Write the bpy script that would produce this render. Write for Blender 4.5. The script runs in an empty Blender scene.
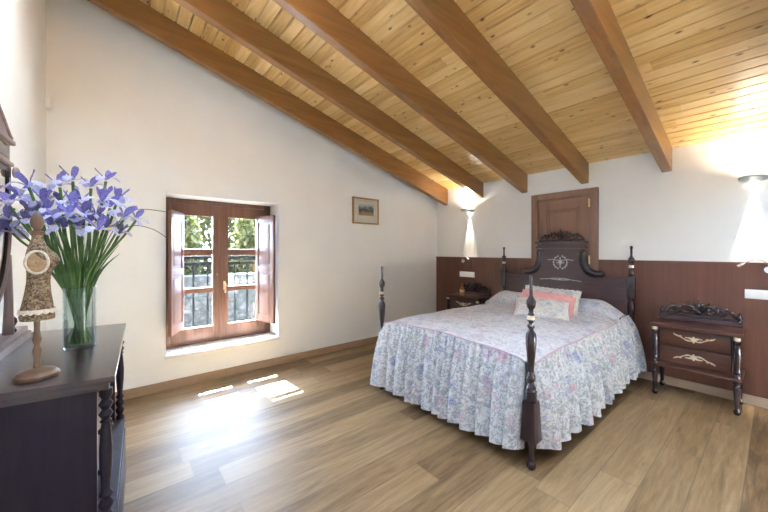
import bpy, bmesh, math, random
from mathutils import Vector, Matrix
random.seed(7)
PI = math.pi
sc = bpy.context.scene
COL = sc.collection

# ------------------------------------------------------------------ node helper
class NT:
    def __init__(s, name):
        s.m = bpy.data.materials.new(name); s.m.use_nodes = True
        s.t = s.m.node_tree; s.t.nodes.clear()
        s.out = s.t.nodes.new('ShaderNodeOutputMaterial')
    def n(s, typ, ins=None, **kw):
        nd = s.t.nodes.new('ShaderNode' + typ)
        for k, v in kw.items(): setattr(nd, k, v)
        for k, v in (ins or {}).items(): s.set(nd.inputs[k], v)
        return nd
    def set(s, sock, v):
        if hasattr(v, 'is_output'): s.t.links.new(v, sock)
        elif isinstance(v, bpy.types.Node): s.t.links.new(v.outputs[0], sock)
        else:
            if isinstance(v, (tuple, list)) and len(v) == 3 and sock.type == 'RGBA': v = (*v, 1)
            sock.default_value = v
    def math(s, op, a, b=0.0, c=None, clamp=False):
        nd = s.n('Math', operation=op, use_clamp=clamp); s.set(nd.inputs[0], a); s.set(nd.inputs[1], b)
        if c is not None: s.set(nd.inputs[2], c)
        return nd.outputs[0]
    def mix(s, f, a, b, blend='MIX'):
        nd = s.n('Mix', data_type='RGBA', blend_type=blend, clamp_result=False)
        s.set(nd.inputs[0], f); s.set(nd.inputs[6], a); s.set(nd.inputs[7], b)
        return nd.outputs[2]
    def ramp(s, f, stops):
        nd = s.n('ValToRGB'); s.set(nd.inputs[0], f)
        el = nd.color_ramp.elements
        while len(el) < len(stops): el.new(0.5)
        for e, (p, c) in zip(el, stops):
            e.position = p; e.color = (*c, 1) if isinstance(c, (tuple, list)) else (c, c, c, 1)
        return nd.outputs[0]
    def coord(s, scale=(1, 1, 1), loc=(0, 0, 0), rot=(0, 0, 0)):
        tc = s.n('TexCoord')
        mp = s.n('Mapping', {'Vector': tc.outputs['Object'], 'Scale': scale, 'Location': loc, 'Rotation': rot})
        return mp.outputs[0]
    def noise(s, vec, scale, detail=4, rough=.55, dist=0.0, out='Fac'):
        nd = s.n('TexNoise', {'Vector': vec, 'Scale': scale, 'Detail': detail, 'Roughness': rough, 'Distortion': dist})
        return nd.outputs[out]
    def bsdf(s, color, rough=.5, metal=0.0, spec=.5, normal=None, **extra):
        nd = s.n('BsdfPrincipled', {'Base Color': color, 'Roughness': rough, 'Metallic': metal, 'Specular IOR Level': spec})
        if normal is not None: s.set(nd.inputs['Normal'], normal)
        for k, v in extra.items(): s.set(nd.inputs[k.replace('_', ' ')], v)
        s.t.links.new(nd.outputs[0], s.out.inputs[0]); return nd
    def bump(s, h, strength=.3, dist=.01):
        return s.n('Bump', {'Height': h, 'Strength': strength, 'Distance': dist}).outputs[0]

def plain(name, color, rough=.5, metal=0.0, spec=.5, var=.06, nscale=30, bump=0.0):
    t = NT(name); v = t.coord()
    f = t.noise(v, nscale, 3)
    lo = tuple(c * (1 - var) for c in color); hi = tuple(min(1, c * (1 + var)) for c in color)
    t.bsdf(t.ramp(f, [(.3, lo), (.7, hi)]), rough, metal, spec, t.bump(f, bump, .004) if bump else None)
    return t.m

def wood(name, dark, light, axis='z', rough=.4, scale=1.0, spec=.5, coat=0.0, contrast=(.3, .7)):
    t = NT(name)
    st = {'x': (.06, 1, 1), 'y': (1, .06, 1), 'z': (1, 1, .06)}[axis]
    v = t.coord(tuple(c * scale for c in st))
    g = t.noise(v, 38, 6, .65, .6); b = t.noise(v, 7, 3, .5, 1.5)
    f = t.math('ADD', t.math('MULTIPLY', g, .6), t.math('MULTIPLY', b, .4))
    c = t.ramp(f, [(contrast[0], dark), (contrast[1], light)])
    t.bsdf(c, rough, 0, spec, t.bump(g, .08, .003), Coat_Weight=coat, Coat_Roughness=.15)
    return t.m

def planks(t, u, v, width, length, offset=0.0):
    """random staggered boards: u runs along the boards, v across; gives (random per board, seam mask, second random)"""
    vv = t.math('ADD', t.math('DIVIDE', v, width), offset)
    row = t.math('FLOOR', vv)
    w1 = t.n('TexWhiteNoise', {'W': row}, noise_dimensions='1D').outputs['Value']
    uu = t.math('ADD', t.math('DIVIDE', u, length), t.math('MULTIPLY', w1, 7.3))
    colm = t.math('FLOOR', uu)
    cmb = t.n('CombineXYZ', {'X': row, 'Y': colm, 'Z': 0.0}).outputs[0]
    wn = t.n('TexWhiteNoise', {'Vector': cmb}, noise_dimensions='2D')
    fv = t.math('FRACT', vv); fu = t.math('FRACT', uu)
    dv = t.math('MULTIPLY', t.math('MINIMUM', fv, t.math('SUBTRACT', 1.0, fv)), width)
    du = t.math('MULTIPLY', t.math('MINIMUM', fu, t.math('SUBTRACT', 1.0, fu)), length)
    d = t.math('MINIMUM', dv, du)
    return wn.outputs['Value'], d, wn.outputs['Color'], cmb

M = {}
# floor: oak boards running towards the bed wall
t = NT('oak_floor_boards')
tc = t.n('TexCoord'); sx = t.n('SeparateXYZ', {0: tc.outputs['Object']})
rnd, d, rc, cell = planks(t, sx.outputs[0], sx.outputs[1], .19, 1.9, .35)
off = t.n('VectorMath', {0: t.n('Mapping', {'Vector': tc.outputs['Object'], 'Scale': (.1, 1, 1)}).outputs[0], 1: t.n('VectorMath', {0: rc, 1: (30, 30, 30)}, operation='MULTIPLY').outputs[0]}, operation='ADD').outputs[0]
g = t.noise(off, 42, 7, .7, .5); g2 = t.noise(off, 9, 4, .6, 2.2)
f = t.math('ADD', t.math('MULTIPLY', g, .42), t.math('ADD', t.math('MULTIPLY', g2, .36), t.math('MULTIPLY', rnd, .22)))
c = t.ramp(f, [(.34, (.100, .053, .021)), (.48, (.200, .122, .056)), (.66, (.315, .215, .112))])
kn = t.n('TexVoronoi', {'Vector': t.n('Mapping', {'Vector': off, 'Scale': (7, 2.2, 1)}).outputs[0], 'Scale': 1.0}).outputs['Distance']
c = t.mix(t.ramp(kn, [(.04, .9), (.15, 0.0)]), c, (.055, .030, .015))
seam = t.ramp(d, [(.0006, 1.0), (.0022, 0.0)])
c = t.mix(t.math('MULTIPLY', seam, .7), c, (.09, .06, .04))
t.bsdf(c, t.math('ADD', .40, t.math('MULTIPLY', g, .2)), 0, .42, t.bump(t.math('SUBTRACT', g, seam), .12, .002))
M['floor'] = t.m

# ceiling: varnished pine boards, knots
t = NT('varnished_pine_boards')
tc = t.n('TexCoord'); sx = t.n('SeparateXYZ', {0: tc.outputs['Object']})
rnd, d, rc, cell = planks(t, sx.outputs[1], sx.outputs[0], .1, 2.6, -.17)
off = t.n('VectorMath', {0: t.n('Mapping', {'Vector': tc.outputs['Object'], 'Scale': (1, .08, 1)}).outputs[0], 1: t.n('VectorMath', {0: rc, 1: (20, 20, 20)}, operation='MULTIPLY').outputs[0]}, operation='ADD').outputs[0]
g = t.noise(off, 40, 5, .6, .6); g2 = t.noise(off, 12, 3, .5, 2.5)
f = t.math('ADD', t.math('MULTIPLY', g, .3), t.math('ADD', t.math('MULTIPLY', g2, .45), t.math('MULTIPLY', rnd, .28)))
c = t.ramp(f, [(.25, (.40, .215, .058)), (.48, (.62, .40, .15)), (.75, (.79, .585, .29))])
kn = t.n('TexVoronoi', {'Vector': t.n('Mapping', {'Vector': off, 'Scale': (14, 80, 1)}).outputs[0], 'Scale': 1.0}).outputs['Distance']
c = t.mix(t.ramp(kn, [(.06, .95), (.17, 0.0)]), c, (.12, .045, .012))
t.bsdf(c, t.math('ADD', .32, t.math('MULTIPLY', g2, .14)), 0, .5, t.bump(g, .06, .002))
M['pine'] = t.m

M['beam'] = wood('beam_wood', (.145, .060, .015), (.30, .138, .040), 'x', .34, .8, coat=.25, contrast=(.3, .72))
t = NT('plaster_warm_white'); v = t.coord(); n1 = t.noise(v, 3, 3)
t.bsdf(t.ramp(n1, [(.3, (.80, .81, .795)), (.7, (.83, .84, .825))]), .85, 0, .25, t.bump(t.noise(v, 160, 3), .05, .002)); M['wall'] = t.m
M['white'] = plain('white_plastic', (.82, .82, .80), .35, var=.02)
M['panel'] = wood('wainscot_veneer', (.072, .026, .016), (.155, .062, .038), 'z', .38, .7, contrast=(.25, .75))
M['skirting'] = wood('skirting_oak', (.22, .13, .07), (.33, .21, .12), 'x', .45)
M['skirting_pale'] = wood('skirting_pale', (.32, .23, .16), (.42, .31, .23), 'y', .5)
M['door'] = wood('door_walnut', (.15, .072, .042), (.25, .132, .082), 'z', .4)
M['window'] = wood('window_wood', (.105, .048, .029), (.195, .094, .060), 'z', .42, spec=.25)
M['mahog'] = wood('dark_mahogany', (.013, .007, .010), (.034, .016, .021), 'z', .24, coat=.4)
M['mahog_y'] = wood('dark_mahogany_across', (.034, .016, .020), (.074, .036, .040), 'y', .27, coat=.35)
M['stand'] = wood('nightstand_mahogany', (.042, .014, .009), (.105, .038, .024), 'y', .32, coat=.1)
M['dresser'] = wood('dresser_dark_wood', (.009, .006, .012), (.022, .014, .026), 'z', .45, spec=.2)
M['dresser_top'] = wood('dresser_top_varnish', (.022, .012, .012), (.045, .026, .025), 'y', .28, coat=.3)
M['inlay'] = plain('ivory_inlay', (.60, .50, .34), .4)
M['inlay_pale'] = plain('pale_inlay', (.52, .47, .45), .4)
M['brass'] = plain('brass', (.85, .66, .34), .38, .85)
M['collar'] = plain('pale_brass_collar', (.75, .66, .50), .3, .6)
M['chrome'] = plain('chrome', (.80, .80, .80), .18, 1.0)
M['alu'] = plain('brushed_aluminium', (.42, .45, .47), .35, .8)
M['iron'] = plain('black_iron', (.006, .007, .0065), .8, spec=.04)
M['marble'] = plain('sill_marble', (.70, .69, .69), .3, var=.06, nscale=9)
M['gilt'] = wood('picture_frame_wood', (.36, .18, .06), (.52, .29, .12), 'x', .4)
M['mat'] = plain('picture_mat', (.80, .75, .64), .8, var=.02)
M['linen'] = plain('mannequin_linen', (.36, .24, .14), .9, var=.18, nscale=60, bump=.3)
M['stand_wood'] = wood('mannequin_wood', (.10, .052, .03), (.18, .10, .06), 'z', .4)
M['lace'] = plain('white_lace', (.62, .56, .48), .9, var=.25, nscale=180, bump=.5)
M['stem'] = plain('iris_stem_green', (.075, .17, .045), .5, var=.35, nscale=25)
M['twig'] = plain('dry_grass', (.10, .085, .05), .7)
M['frame_pink'] = wood('mirror_crest_wood', (.14, .085, .075), (.30, .20, .18), 'z', .35)
M['pink'] = plain('pink_satin', (.72, .36, .35), .5, var=.10, nscale=20)
M['piping'] = plain('rose_piping', (.50, .30, .36), .8)
M['amber'] = plain('amber_jar', (.42, .20, .06), .2)
M['cream'] = plain('cream_wax', (.80, .72, .52), .5)
# printed dress form fabric
t = NT('printed_linen'); v = t.coord()
vv = t.noise(v, 120, 3, .6, 1.2)
c = t.ramp(vv, [(.42, (.075, .05, .034)), (.5, (.20, .14, .085)), (.6, (.31, .225, .15))])
t.bsdf(c, .9, 0, .2, t.bump(vv, .2, .002)); M['print'] = t.m
# mirror
t = NT('mirror_glass'); v = t.coord(); t.bsdf(t.ramp(t.noise(v, 2), [(.3, (.88, .89, .90)), (.7, (.90, .91, .92))]), .02, 1.0); M['mirror'] = t.m
# glass that lets daylight through
def glassy(name, tint, fac_min, fac_max, rough=.02):
    t = NT(name)
    lw = t.n('LayerWeight', {'Blend': .25})
    f = t.math('ADD', fac_min, t.math('MULTIPLY', lw.outputs['Fresnel'], fac_max))
    tr = t.n('BsdfTransparent', {'Color': (*tint, 1)}); gl = t.n('BsdfGlossy', {'Color': (.95, .97, 1, 1), 'Roughness': rough})
    mx = t.n('MixShader', {0: f, 1: tr.outputs[0], 2: gl.outputs[0]})
    t.t.links.new(mx.outputs[0], t.out.inputs[0]); return t.m
M['pane'] = glassy('window_glass', (.96, .97, .97), .02, .25)
M['vase'] = glassy('vase_glass', (.93, .97, .96), .03, .55)
M['water'] = glassy('vase_water', (.90, .95, .93), .01, .15)
# emissive lamp faces
t = NT('lamp_diffuser'); e = t.n('Emission', {'Color': (1, .90, .74, 1), 'Strength': 8.0}); t.t.links.new(e.outputs[0], t.out.inputs[0]); M['lamp'] = t.m

# floral cloth
def floral(name, base, s=1.0, strength=1.0, stripe=0.0):
    t = NT(name); v = t.coord()
    wob = t.noise(v, 9 * s, 3, .6, 0, 'Color')
    vd = t.n('VectorMath', {0: v, 1: t.n('VectorMath', {0: wob, 1: (.07 / s, .07 / s, .07 / s)}, operation='MULTIPLY').outputs[0]}, operation='ADD').outputs[0]
    c = t.mix(t.ramp(t.noise(v, 4), [(.35, 0.0), (.65, 1.0)]), base, tuple(x * .94 for x in base))
    # leafy sprigs
    sp = t.noise(vd, 30 * s, 4, .6, 1.6)
    c = t.mix(t.math('MULTIPLY', t.ramp(sp, [(.505, 0.0), (.55, 1.0)]), min(1, .66 * strength)), c, (.20, .235, .30))
    sp2 = t.noise(t.n('VectorMath', {0: vd, 1: (3.3, 1.7, 5.1)}, operation='ADD').outputs[0], 22 * s, 4, .6, 1.4)
    c = t.mix(t.math('MULTIPLY', t.ramp(sp2, [(.53, 0.0), (.58, 1.0)]), min(1, .58 * strength)), c, (.26, .275, .235))
    # flowers: big heads with random hue, darker petals inside
    for sc_, r0, cols in ((8.5 * s, .40, [(.0, (.06, .11, .27)), (.40, (.14, .17, .34)), (.70, (.42, .19, .22)), (.85, (.36, .28, .37))]),
                          (15 * s, .30, [(.0, (.20, .27, .46)), (.5, (.50, .30, .35)), (.75, (.30, .28, .46))])):
        vo = t.n('TexVoronoi', {'Vector': vd, 'Scale': sc_, 'Randomness': .9})
        hue = t.n('SeparateColor', {0: vo.outputs['Color']})
        dist = vo.outputs['Distance']
        fc = t.ramp(hue.outputs[0], cols)
        pet = t.noise(vd, 60 * s, 3, .6, .8)
        fc = t.mix(t.ramp(pet, [(.42, 0.0), (.58, .6)]), fc, base)
        on = t.math('MULTIPLY', t.ramp(dist, [(r0 * .75, 1.0), (r0, 0.0)]), t.ramp(hue.outputs[1], [(.35, 0.0), (.45, 1.0)]))
        c = t.mix(t.math('MULTIPLY', on, min(1, .8 * strength)), c, fc)
    t.bsdf(c, .85, 0, .2, t.bump(t.noise(v, 45, 3), .12, .004)); return t.m
M['floral'] = floral('floral_cotton', (.58, .58, .59), 1.0, 1.05)
M['floral_top'] = floral('floral_quilt', (.60, .585, .61), .8, .55)
M['floral_cushion'] = floral('floral_cushion_cotton', (.66, .64, .60), 1.3, .55)

# print in the picture: a small landscape
t = NT('landscape_print'); v = t.coord(); s3 = t.n('SeparateXYZ', {0: v})
n1 = t.noise(v, 28, 5, .7, 1.0)
c = t.ramp(t.math('ADD', t.math('MULTIPLY', s3.outputs[2], 5.0), t.math('MULTIPLY', n1, .9)), [(.0, (.62, .38, .22)), (.33, (.42, .22, .13)), (.42, (.07, .075, .09)), (.62, (.20, .25, .25)), (.8, (.62, .62, .56))])
t.bsdf(c, .6); M['printed'] = t.m

# iris petals: object coords, y runs along petal
def petal_mat(name, dark, light, yellow):
    t = NT(name); tc = t.n('TexCoord'); s3 = t.n('SeparateXYZ', {0: tc.outputs['Object']})
    n1 = t.noise(t.n('Mapping', {'Vector': tc.outputs['Object'], 'Scale': (1, .25, 1)}).outputs[0], 190, 3)
    c = t.ramp(n1, [(.3, dark), (.7, light)])
    if yellow:
        dx = t.math('DIVIDE', s3.outputs[0], .0085); dy = t.math('DIVIDE', t.math('SUBTRACT', s3.outputs[1], .030), .014)
        r = t.math('SQRT', t.math('ADD', t.math('MULTIPLY', dx, dx), t.math('MULTIPLY', dy, dy)))
        c = t.mix(t.ramp(r, [(.55, 1.0), (.85, 0.0)]), c, (.80, .58, .12))
    nd = t.bsdf(c, .6, 0, .25)
    tl = t.n('BsdfTranslucent', {'Color': c}); mx = t.n('MixShader', {0: .35, 1: nd.outputs[0], 2: tl.outputs[0]})
    t.t.links.new(mx.outputs[0], t.out.inputs[0]); return t.m
M['fall'] = petal_mat('iris_fall_petal', (.36, .37, .68), (.68, .70, .89), True)
M['standard'] = petal_mat('iris_standard_petal', (.125, .105, .36), (.29, .265, .58), False)

def leaf_mat(name, a, b, c_):
    t = NT(name); v = t.coord(); n1 = t.noise(v, 3.2, 4, .7); n2 = t.noise(v, 14, 2)
    f = t.math('ADD', t.math('MULTIPLY', n1, .6), t.math('MULTIPLY', n2, .4))
    c = t.ramp(f, [(.36, a), (.5, b), (.62, c_)])
    nd = t.bsdf(c, .6, 0, .3); tl = t.n('BsdfTranslucent', {'Color': c}); mx = t.n('MixShader', {0: .5, 1: nd.outputs[0], 2: tl.outputs[0]})
    t.t.links.new(mx.outputs[0], t.out.inputs[0]); return t.m
M['hedge'] = leaf_mat('hedge_leaves', (.012, .018, .006), (.050, .053, .015), (.105, .098, .040))
t = NT('stony_ground'); v = t.coord(); vo = t.n('TexVoronoi', {'Vector': v, 'Scale': 6.0})
c = t.mix(.012, t.ramp(t.noise(v, 20, 5, .7), [(.35, (.004, .004, .0035)), (.5, (.014, .0135, .012)), (.65, (.03, .028, .025))]), vo.outputs['Color'])
hs = t.n('HueSaturation', {'Saturation': .12, 'Color': c}).outputs[0]
t.bsdf(hs, .9, 0, .2); M['ground'] = t.m
t = NT('rubble_stone'); v = t.coord(); vo = t.n('TexVoronoi', {'Vector': v, 'Scale': 5.5})
vg = t.n('TexVoronoi', {'Vector': v, 'Scale': 5.5}, feature='DISTANCE_TO_EDGE')
c = t.mix(.99, vo.outputs['Color'], t.ramp(t.noise(v, 7, 6, .85), [(.40, (.0015, .0015, .0013)), (.5, (.007, .0072, .0062)), (.58, (.026, .025, .023))]))
c = t.n('HueSaturation', {'Saturation': .25, 'Color': c}).outputs[0]
t.bsdf(t.mix(t.ramp(vg.outputs['Distance'], [(.01, .7), (.06, 0.0)]), c, (.006, .006, .004)), .9, 0, .2, t.bump(vg.outputs['Distance'], .6, .05)); M['stone'] = t.m
M['outer'] = plain('outer_plaster', (.70, .66, .58), .9)

# ------------------------------------------------------------------ mesh helpers
def link(name, bm, mat, parent=None, smooth=35, loc=None):
    me = bpy.data.meshes.new(name)
    bmesh.ops.recalc_face_normals(bm, faces=bm.faces[:])
    bm.to_mesh(me); bm.free()
    for m_ in (mat if isinstance(mat, (list, tuple)) else [mat]): me.materials.append(m_)
    if smooth:
        for p in me.polygons: p.use_smooth = True
        try: me.set_sharp_from_angle(angle=math.radians(smooth))
        except Exception: pass
    o = bpy.data.objects.new(name, me); COL.objects.link(o)
    if parent is not None: o.parent = parent
    if loc is not None: o.location = loc
    return o
def tag(o, label, cat, group=None, kind=None):
    o['label'] = label; o['category'] = cat
    if group: o['group'] = group
    if kind: o['kind'] = kind
    return o
def thing(name, label, cat, loc=(0, 0, 0), rz=0.0, group=None, kind=None):
    o = bpy.data.objects.new(name, None); COL.objects.link(o); o.location = loc; o.rotation_euler = (0, 0, rz)
    o.empty_display_size = .1
    return tag(o, label, cat, group, kind)
def copy_tree(o, parent=None):
    c = o.copy(); COL.objects.link(c)
    if parent is not None: c.parent = parent
    for ch in list(o.children): copy_tree(ch, c)
    return c
def B(): return bmesh.new()
def box(bm, x0, x1, y0, y1, z0, z1, bev=0.0, mi=0):
    vs = [bm.verts.new(p) for p in ((x0,y0,z0),(x1,y0,z0),(x1,y1,z0),(x0,y1,z0),(x0,y0,z1),(x1,y0,z1),(x1,y1,z1),(x0,y1,z1))]
    fs = [bm.faces.new([vs[i] for i in f]) for f in ((0,3,2,1),(4,5,6,7),(0,1,5,4),(1,2,6,5),(2,3,7,6),(3,0,4,7))]
    for f in fs: f.material_index = mi
    if bev:
        es = list({e for f in fs for e in f.edges})
        bmesh.ops.bevel(bm, geom=es, offset=bev, segments=2, affect='EDGES', profile=.7)
    return bm
def lathe(bm, prof, cx=0, cy=0, seg=24, sx=1.0, sy=1.0, cap=True):
    rings = []
    for r, z in prof:
        rings.append([bm.verts.new((cx + r*sx*math.cos(2*PI*k/seg), cy + r*sy*math.sin(2*PI*k/seg), z)) for k in range(seg)])
    for a, b in zip(rings, rings[1:]):
        for k in range(seg): bm.faces.new((a[k], a[(k+1) % seg], b[(k+1) % seg], b[k]))
    if cap:
        bm.faces.new(rings[0][::-1]); bm.faces.new(rings[-1])
    return bm
def tube(bm, pts, r, seg=8, flat=None, cap=True):
    """tube along pts, r number or list; flat=(axis vector, factor) squashes the section along an axis"""
    pts = [Vector(p) for p in pts]; n = len(pts); rr = r if isinstance(r, (list, tuple)) else [r]*n
    rings = []; up = Vector((0, 0, 1)); prev = None
    for i, p in enumerate(pts):
        d = (pts[min(i+1, n-1)] - pts[max(i-1, 0)]).normalized()
        if prev is None:
            a = up if abs(d.dot(up)) < .9 else Vector((1, 0, 0))
            s = d.cross(a).normalized()
        else:
            s = (prev - d*prev.dot(d)); s = s.normalized() if s.length > 1e-6 else d.cross(up).normalized()
        prev = s; q = d.cross(s)
        ring = []
        for k in range(seg):
            off = (s*math.cos(2*PI*k/seg) + q*math.sin(2*PI*k/seg))*rr[i]
            if flat: off = off - flat[0]*off.dot(flat[0])*(1-flat[1])
            ring.append(bm.verts.new(p+off))
        rings.append(ring)
    for a, b in zip(rings, rings[1:]):
        for k in range(seg): bm.faces.new((a[k], a[(k+1) % seg], b[(k+1) % seg], b[k]))
    if cap: bm.faces.new(rings[0][::-1]); bm.faces.new(rings[-1])
    return bm
def prism(bm, pts, axis, a0, a1, bev=0.0):
    """extrude polygon pts (2D) along axis: 'x' -> pts are (y,z), 'y' -> (x,z), 'z' -> (x,y)"""
    def P(p, a): return {'x': (a, p[0], p[1]), 'y': (p[0], a, p[1]), 'z': (p[0], p[1], a)}[axis]
    A = [bm.verts.new(P(p, a0)) for p in pts]; Bv = [bm.verts.new(P(p, a1)) for p in pts]
    n = len(pts); f1 = bm.faces.new(A[::-1]); f2 = bm.faces.new(Bv)
    for k in range(n): bm.faces.new((A[k], A[(k+1) % n], Bv[(k+1) % n], Bv[k]))
    if bev: bmesh.ops.bevel(bm, geom=list(f1.edges)+list(f2.edges), offset=bev, segments=2, affect='EDGES')
    return bm
def ball(bm, c, rx, ry=None, rz=None, seg=12, rings=8, rot=None):
    ry = rx if ry is None else ry; rz = rx if rz is None else rz
    m = Matrix.Translation(c) @ (rot or Matrix.Identity(4)) @ Matrix.Diagonal((rx, ry, rz, 1))
    bmesh.ops.create_uvsphere(bm, u_segments=seg, v_segments=rings, radius=1, matrix=m); return bm
def spiral(cx, cz, r0, r1, a0, turns, n=22):
    return [(cx + (r0+(r1-r0)*k/(n-1))*math.cos(a0+turns*2*PI*k/(n-1)), cz + (r0+(r1-r0)*k/(n-1))*math.sin(a0+turns*2*PI*k/(n-1))) for k in range(n)]
def bez(p0, p1, p2, p3, n=10):
    out = []
    for k in range(n):
        s = k/(n-1); q = 1-s
        out.append(tuple(q**3*a+3*q*q*s*b+3*q*s*s*c+s**3*d for a, b, c, d in zip(p0, p1, p2, p3)))
    return out

# ------------------------------------------------------------------ the room
XL, XR, YB, YF = -.447, 4.30, 3.771, -2.6       # dresser wall, bed wall, window wall, wall behind the camera
SL = .277; ZC = 2.377                           # ceiling slope and its height at the bed wall
def zc(x): return ZC + SL*(XR-x)
WT = .73                                        # thick stone window wall
OX0, OX1, OZ0, OZ1 = .363, 1.479, .33, 1.905

tag(link('floor', box(B(), XL-.2, XR+.2, YF-.2, YB+.05, -.12, 0), M['floor'], smooth=0), 'oak plank floor of the bedroom', 'floor', kind='structure')
# ceiling: board profile swept along y
SKY = [(.417, 2.017, .10, .62), (-.283, .517, 1.53, 2.13), (2.417, 3.417, -.67, -.13)]      # roof lights added out of view for fill light: x0,x1,y0,y1
def ceil_strip(bm, xa, xb, y0, y1):
    p = []; x = xa
    while x < xb-1e-6:
        p += [(x, zc(x)+.018), (x+.0025, zc(x)+.018), (x+.006, zc(x+.006)), (x+.094, zc(x+.094)), (x+.0975, zc(x)+.018)]; x += .1
    p.append((x, zc(x)+.018)); p += [(x, zc(x)+.12), (xa, zc(xa)+.12)]
    prism(bm, p, 'y', y0, y1)
xa0 = .017 + math.floor((XL-.1-.017)/.1)*.1; xb0 = xa0 + .1*math.ceil((XR+.25-xa0)/.1)
bm = B(); yc = YF-.2
for x0, x1, y0, y1 in sorted(SKY, key=lambda q: q[2]):
    ceil_strip(bm, xa0, xb0, yc, y0)
    if x0 > xa0+.05: ceil_strip(bm, xa0, x0, y0, y1)
    ceil_strip(bm, x1, xb0, y0, y1); yc = y1
ceil_strip(bm, xa0, xb0, yc, YB+.3)
tag(link('ceiling', bm, M['pine'], smooth=0), 'sloping ceiling of varnished pine boards', 'ceiling', kind='structure')

for k, (x0, x1, y0, y1) in enumerate(SKY):  # invented openings outside the view, put in to brighten the room
    r = thing('window_%d' % (k+2), ['added white framed roof light above the viewer', 'added white framed roof light over the dresser', 'added white framed roof light behind the viewer on the bed side'][k], 'roof light', ((x0+x1)/2, (y0+y1)/2, zc((x0+x1)/2)), kind='structure')
    r.rotation_euler = (0, math.atan(SL), 0); hx, hy = (x1-x0)/2/math.cos(math.atan(SL)), (y1-y0)/2
    bm = B()
    for q in ((-hx, -hx+.03, -hy, hy), (hx-.03, hx, -hy, hy), (-hx+.03, hx-.03, -hy, -hy+.03), (-hx+.03, hx-.03, hy-.03, hy)): box(bm, *q, .03, .10, .004)
    link('frame', bm, M['white'], r); link('pane', box(B(), -hx+.028, hx-.028, -hy+.028, hy-.028, .06, .066), M['pane'], r, smooth=0)
def wall_poly(x0, x1): return [(x0, -.1), (x1, -.1), (x1, zc(x1)+.06), (x0, zc(x0)+.06)]
def add_wall_y(bm, y0, y1, xa, xb, holes):
    """wall across y0..y1, from xa to xb, one rectangular hole (hx0,hx1,hz0,hz1)"""
    hx0, hx1, hz0, hz1 = holes
    prism(bm, wall_poly(xa, hx0), 'y', y0, y1); prism(bm, wall_poly(hx1, xb), 'y', y0, y1)
    prism(bm, [(hx0, hz1), (hx1, hz1), (hx1, zc(hx1)+.06), (hx0, zc(hx0)+.06)], 'y', y0, y1)
    if hz0 > 0: prism(bm, [(hx0, -.1), (hx1, -.1), (hx1, hz0), (hx0, hz0)], 'y', y0, y1)
    return bm
tag(link('wall_back', add_wall_y(B(), YB, YB+WT, XL-.2, XR+.2, (OX0, OX1, OZ0-.03, OZ1)), M['wall'], smooth=0), 'cream window wall with a deep window recess', 'wall', kind='structure')
bm = B(); prism(bm, wall_poly(XL-.2, XR+.2), 'y', YF-.25, YF)
tag(link('wall_front', bm, M['wall'], smooth=0), 'white wall behind the viewer', 'wall', kind='structure')
tag(link('wall_left', box(B(), XL-.2, XL, YF-.2, YB, -.1, zc(XL)+.06), M['wall'], smooth=0), 'white wall behind the dresser', 'wall', kind='structure')
tag(link('wall_right', box(B(), XR, XR+.2, YF-.2, YB, -.1, ZC+.03), M['wall'], smooth=0), 'white wall behind the bed', 'wall', kind='structure')
DY0, DY1, DZ = 1.315, 2.091, 2.083
# wainscot in panels with fine joints, left out where the door stands
bm = B()
def panel_run(y0, y1, n):
    w = (y1-y0)/n
    for k in range(n): box(bm, XR-.022, XR, y0+k*w+.0012, y0+(k+1)*w-.0012, .085, 1.232, .0015)
panel_run(YF, DY0, 3); panel_run(DY1, YB, 9)
for a, b_ in ((YF, DY0), (DY1, YB)): box(bm, XR-.03, XR, a, b_, 1.232, 1.246, .003)
tag(link('trim_1', bm, M['panel'], smooth=0), 'reddish brown wood wainscot along the bed wall', 'wall panelling', kind='structure')
tag(link('baseboard_back', box(B(), XL, XR-.03, YB-.016, YB, 0, .083, .003), M['skirting'], smooth=0), 'oak skirting under the window', 'skirting', kind='structure')
tag(link('baseboard_right', box(B(), XR-.018, XR, YF, YB-.016, 0, .082, .003), M['skirting_pale'], smooth=0), 'pale skirting under the wainscot', 'skirting', kind='structure')
tag(link('baseboard_left', box(B(), XL, XL+.016, YF, YB-.016, 0, .083, .003), M['skirting'], smooth=0), 'oak skirting behind the dresser', 'skirting', kind='structure')
# beams
ORD = ['beam running along the top of the window wall', 'second beam out from the window wall', 'third beam out from the window wall, left of the door', 'beam ending just above the door', 'beam ending between the door and the right wall light', 'beam over the viewer at the top right edge']
for k, (y0, zt, sl) in enumerate(((3.528, 2.117, .287), (2.843, 2.15, .277), (2.157, 2.138, .275), (1.418, 2.146, .270), (.672, 2.147, .272), (-.065, 2.147, .272))):
    bm = B(); zb = lambda xx: zt + sl*(XR-xx)
    pts = [(XL, zb(XL)), (XR, zb(XR)), (XR, zc(XR)+.02), (XL, zc(XL)+.02)]
    prism(bm, pts, 'y', y0, y0+.082, .004)
    tag(link('ceiling_beam', bm, M['beam'], smooth=0), 'sloping honey brown wooden ' + ORD[k], 'beam', 'sloping ceiling beams', 'structure')

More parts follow.
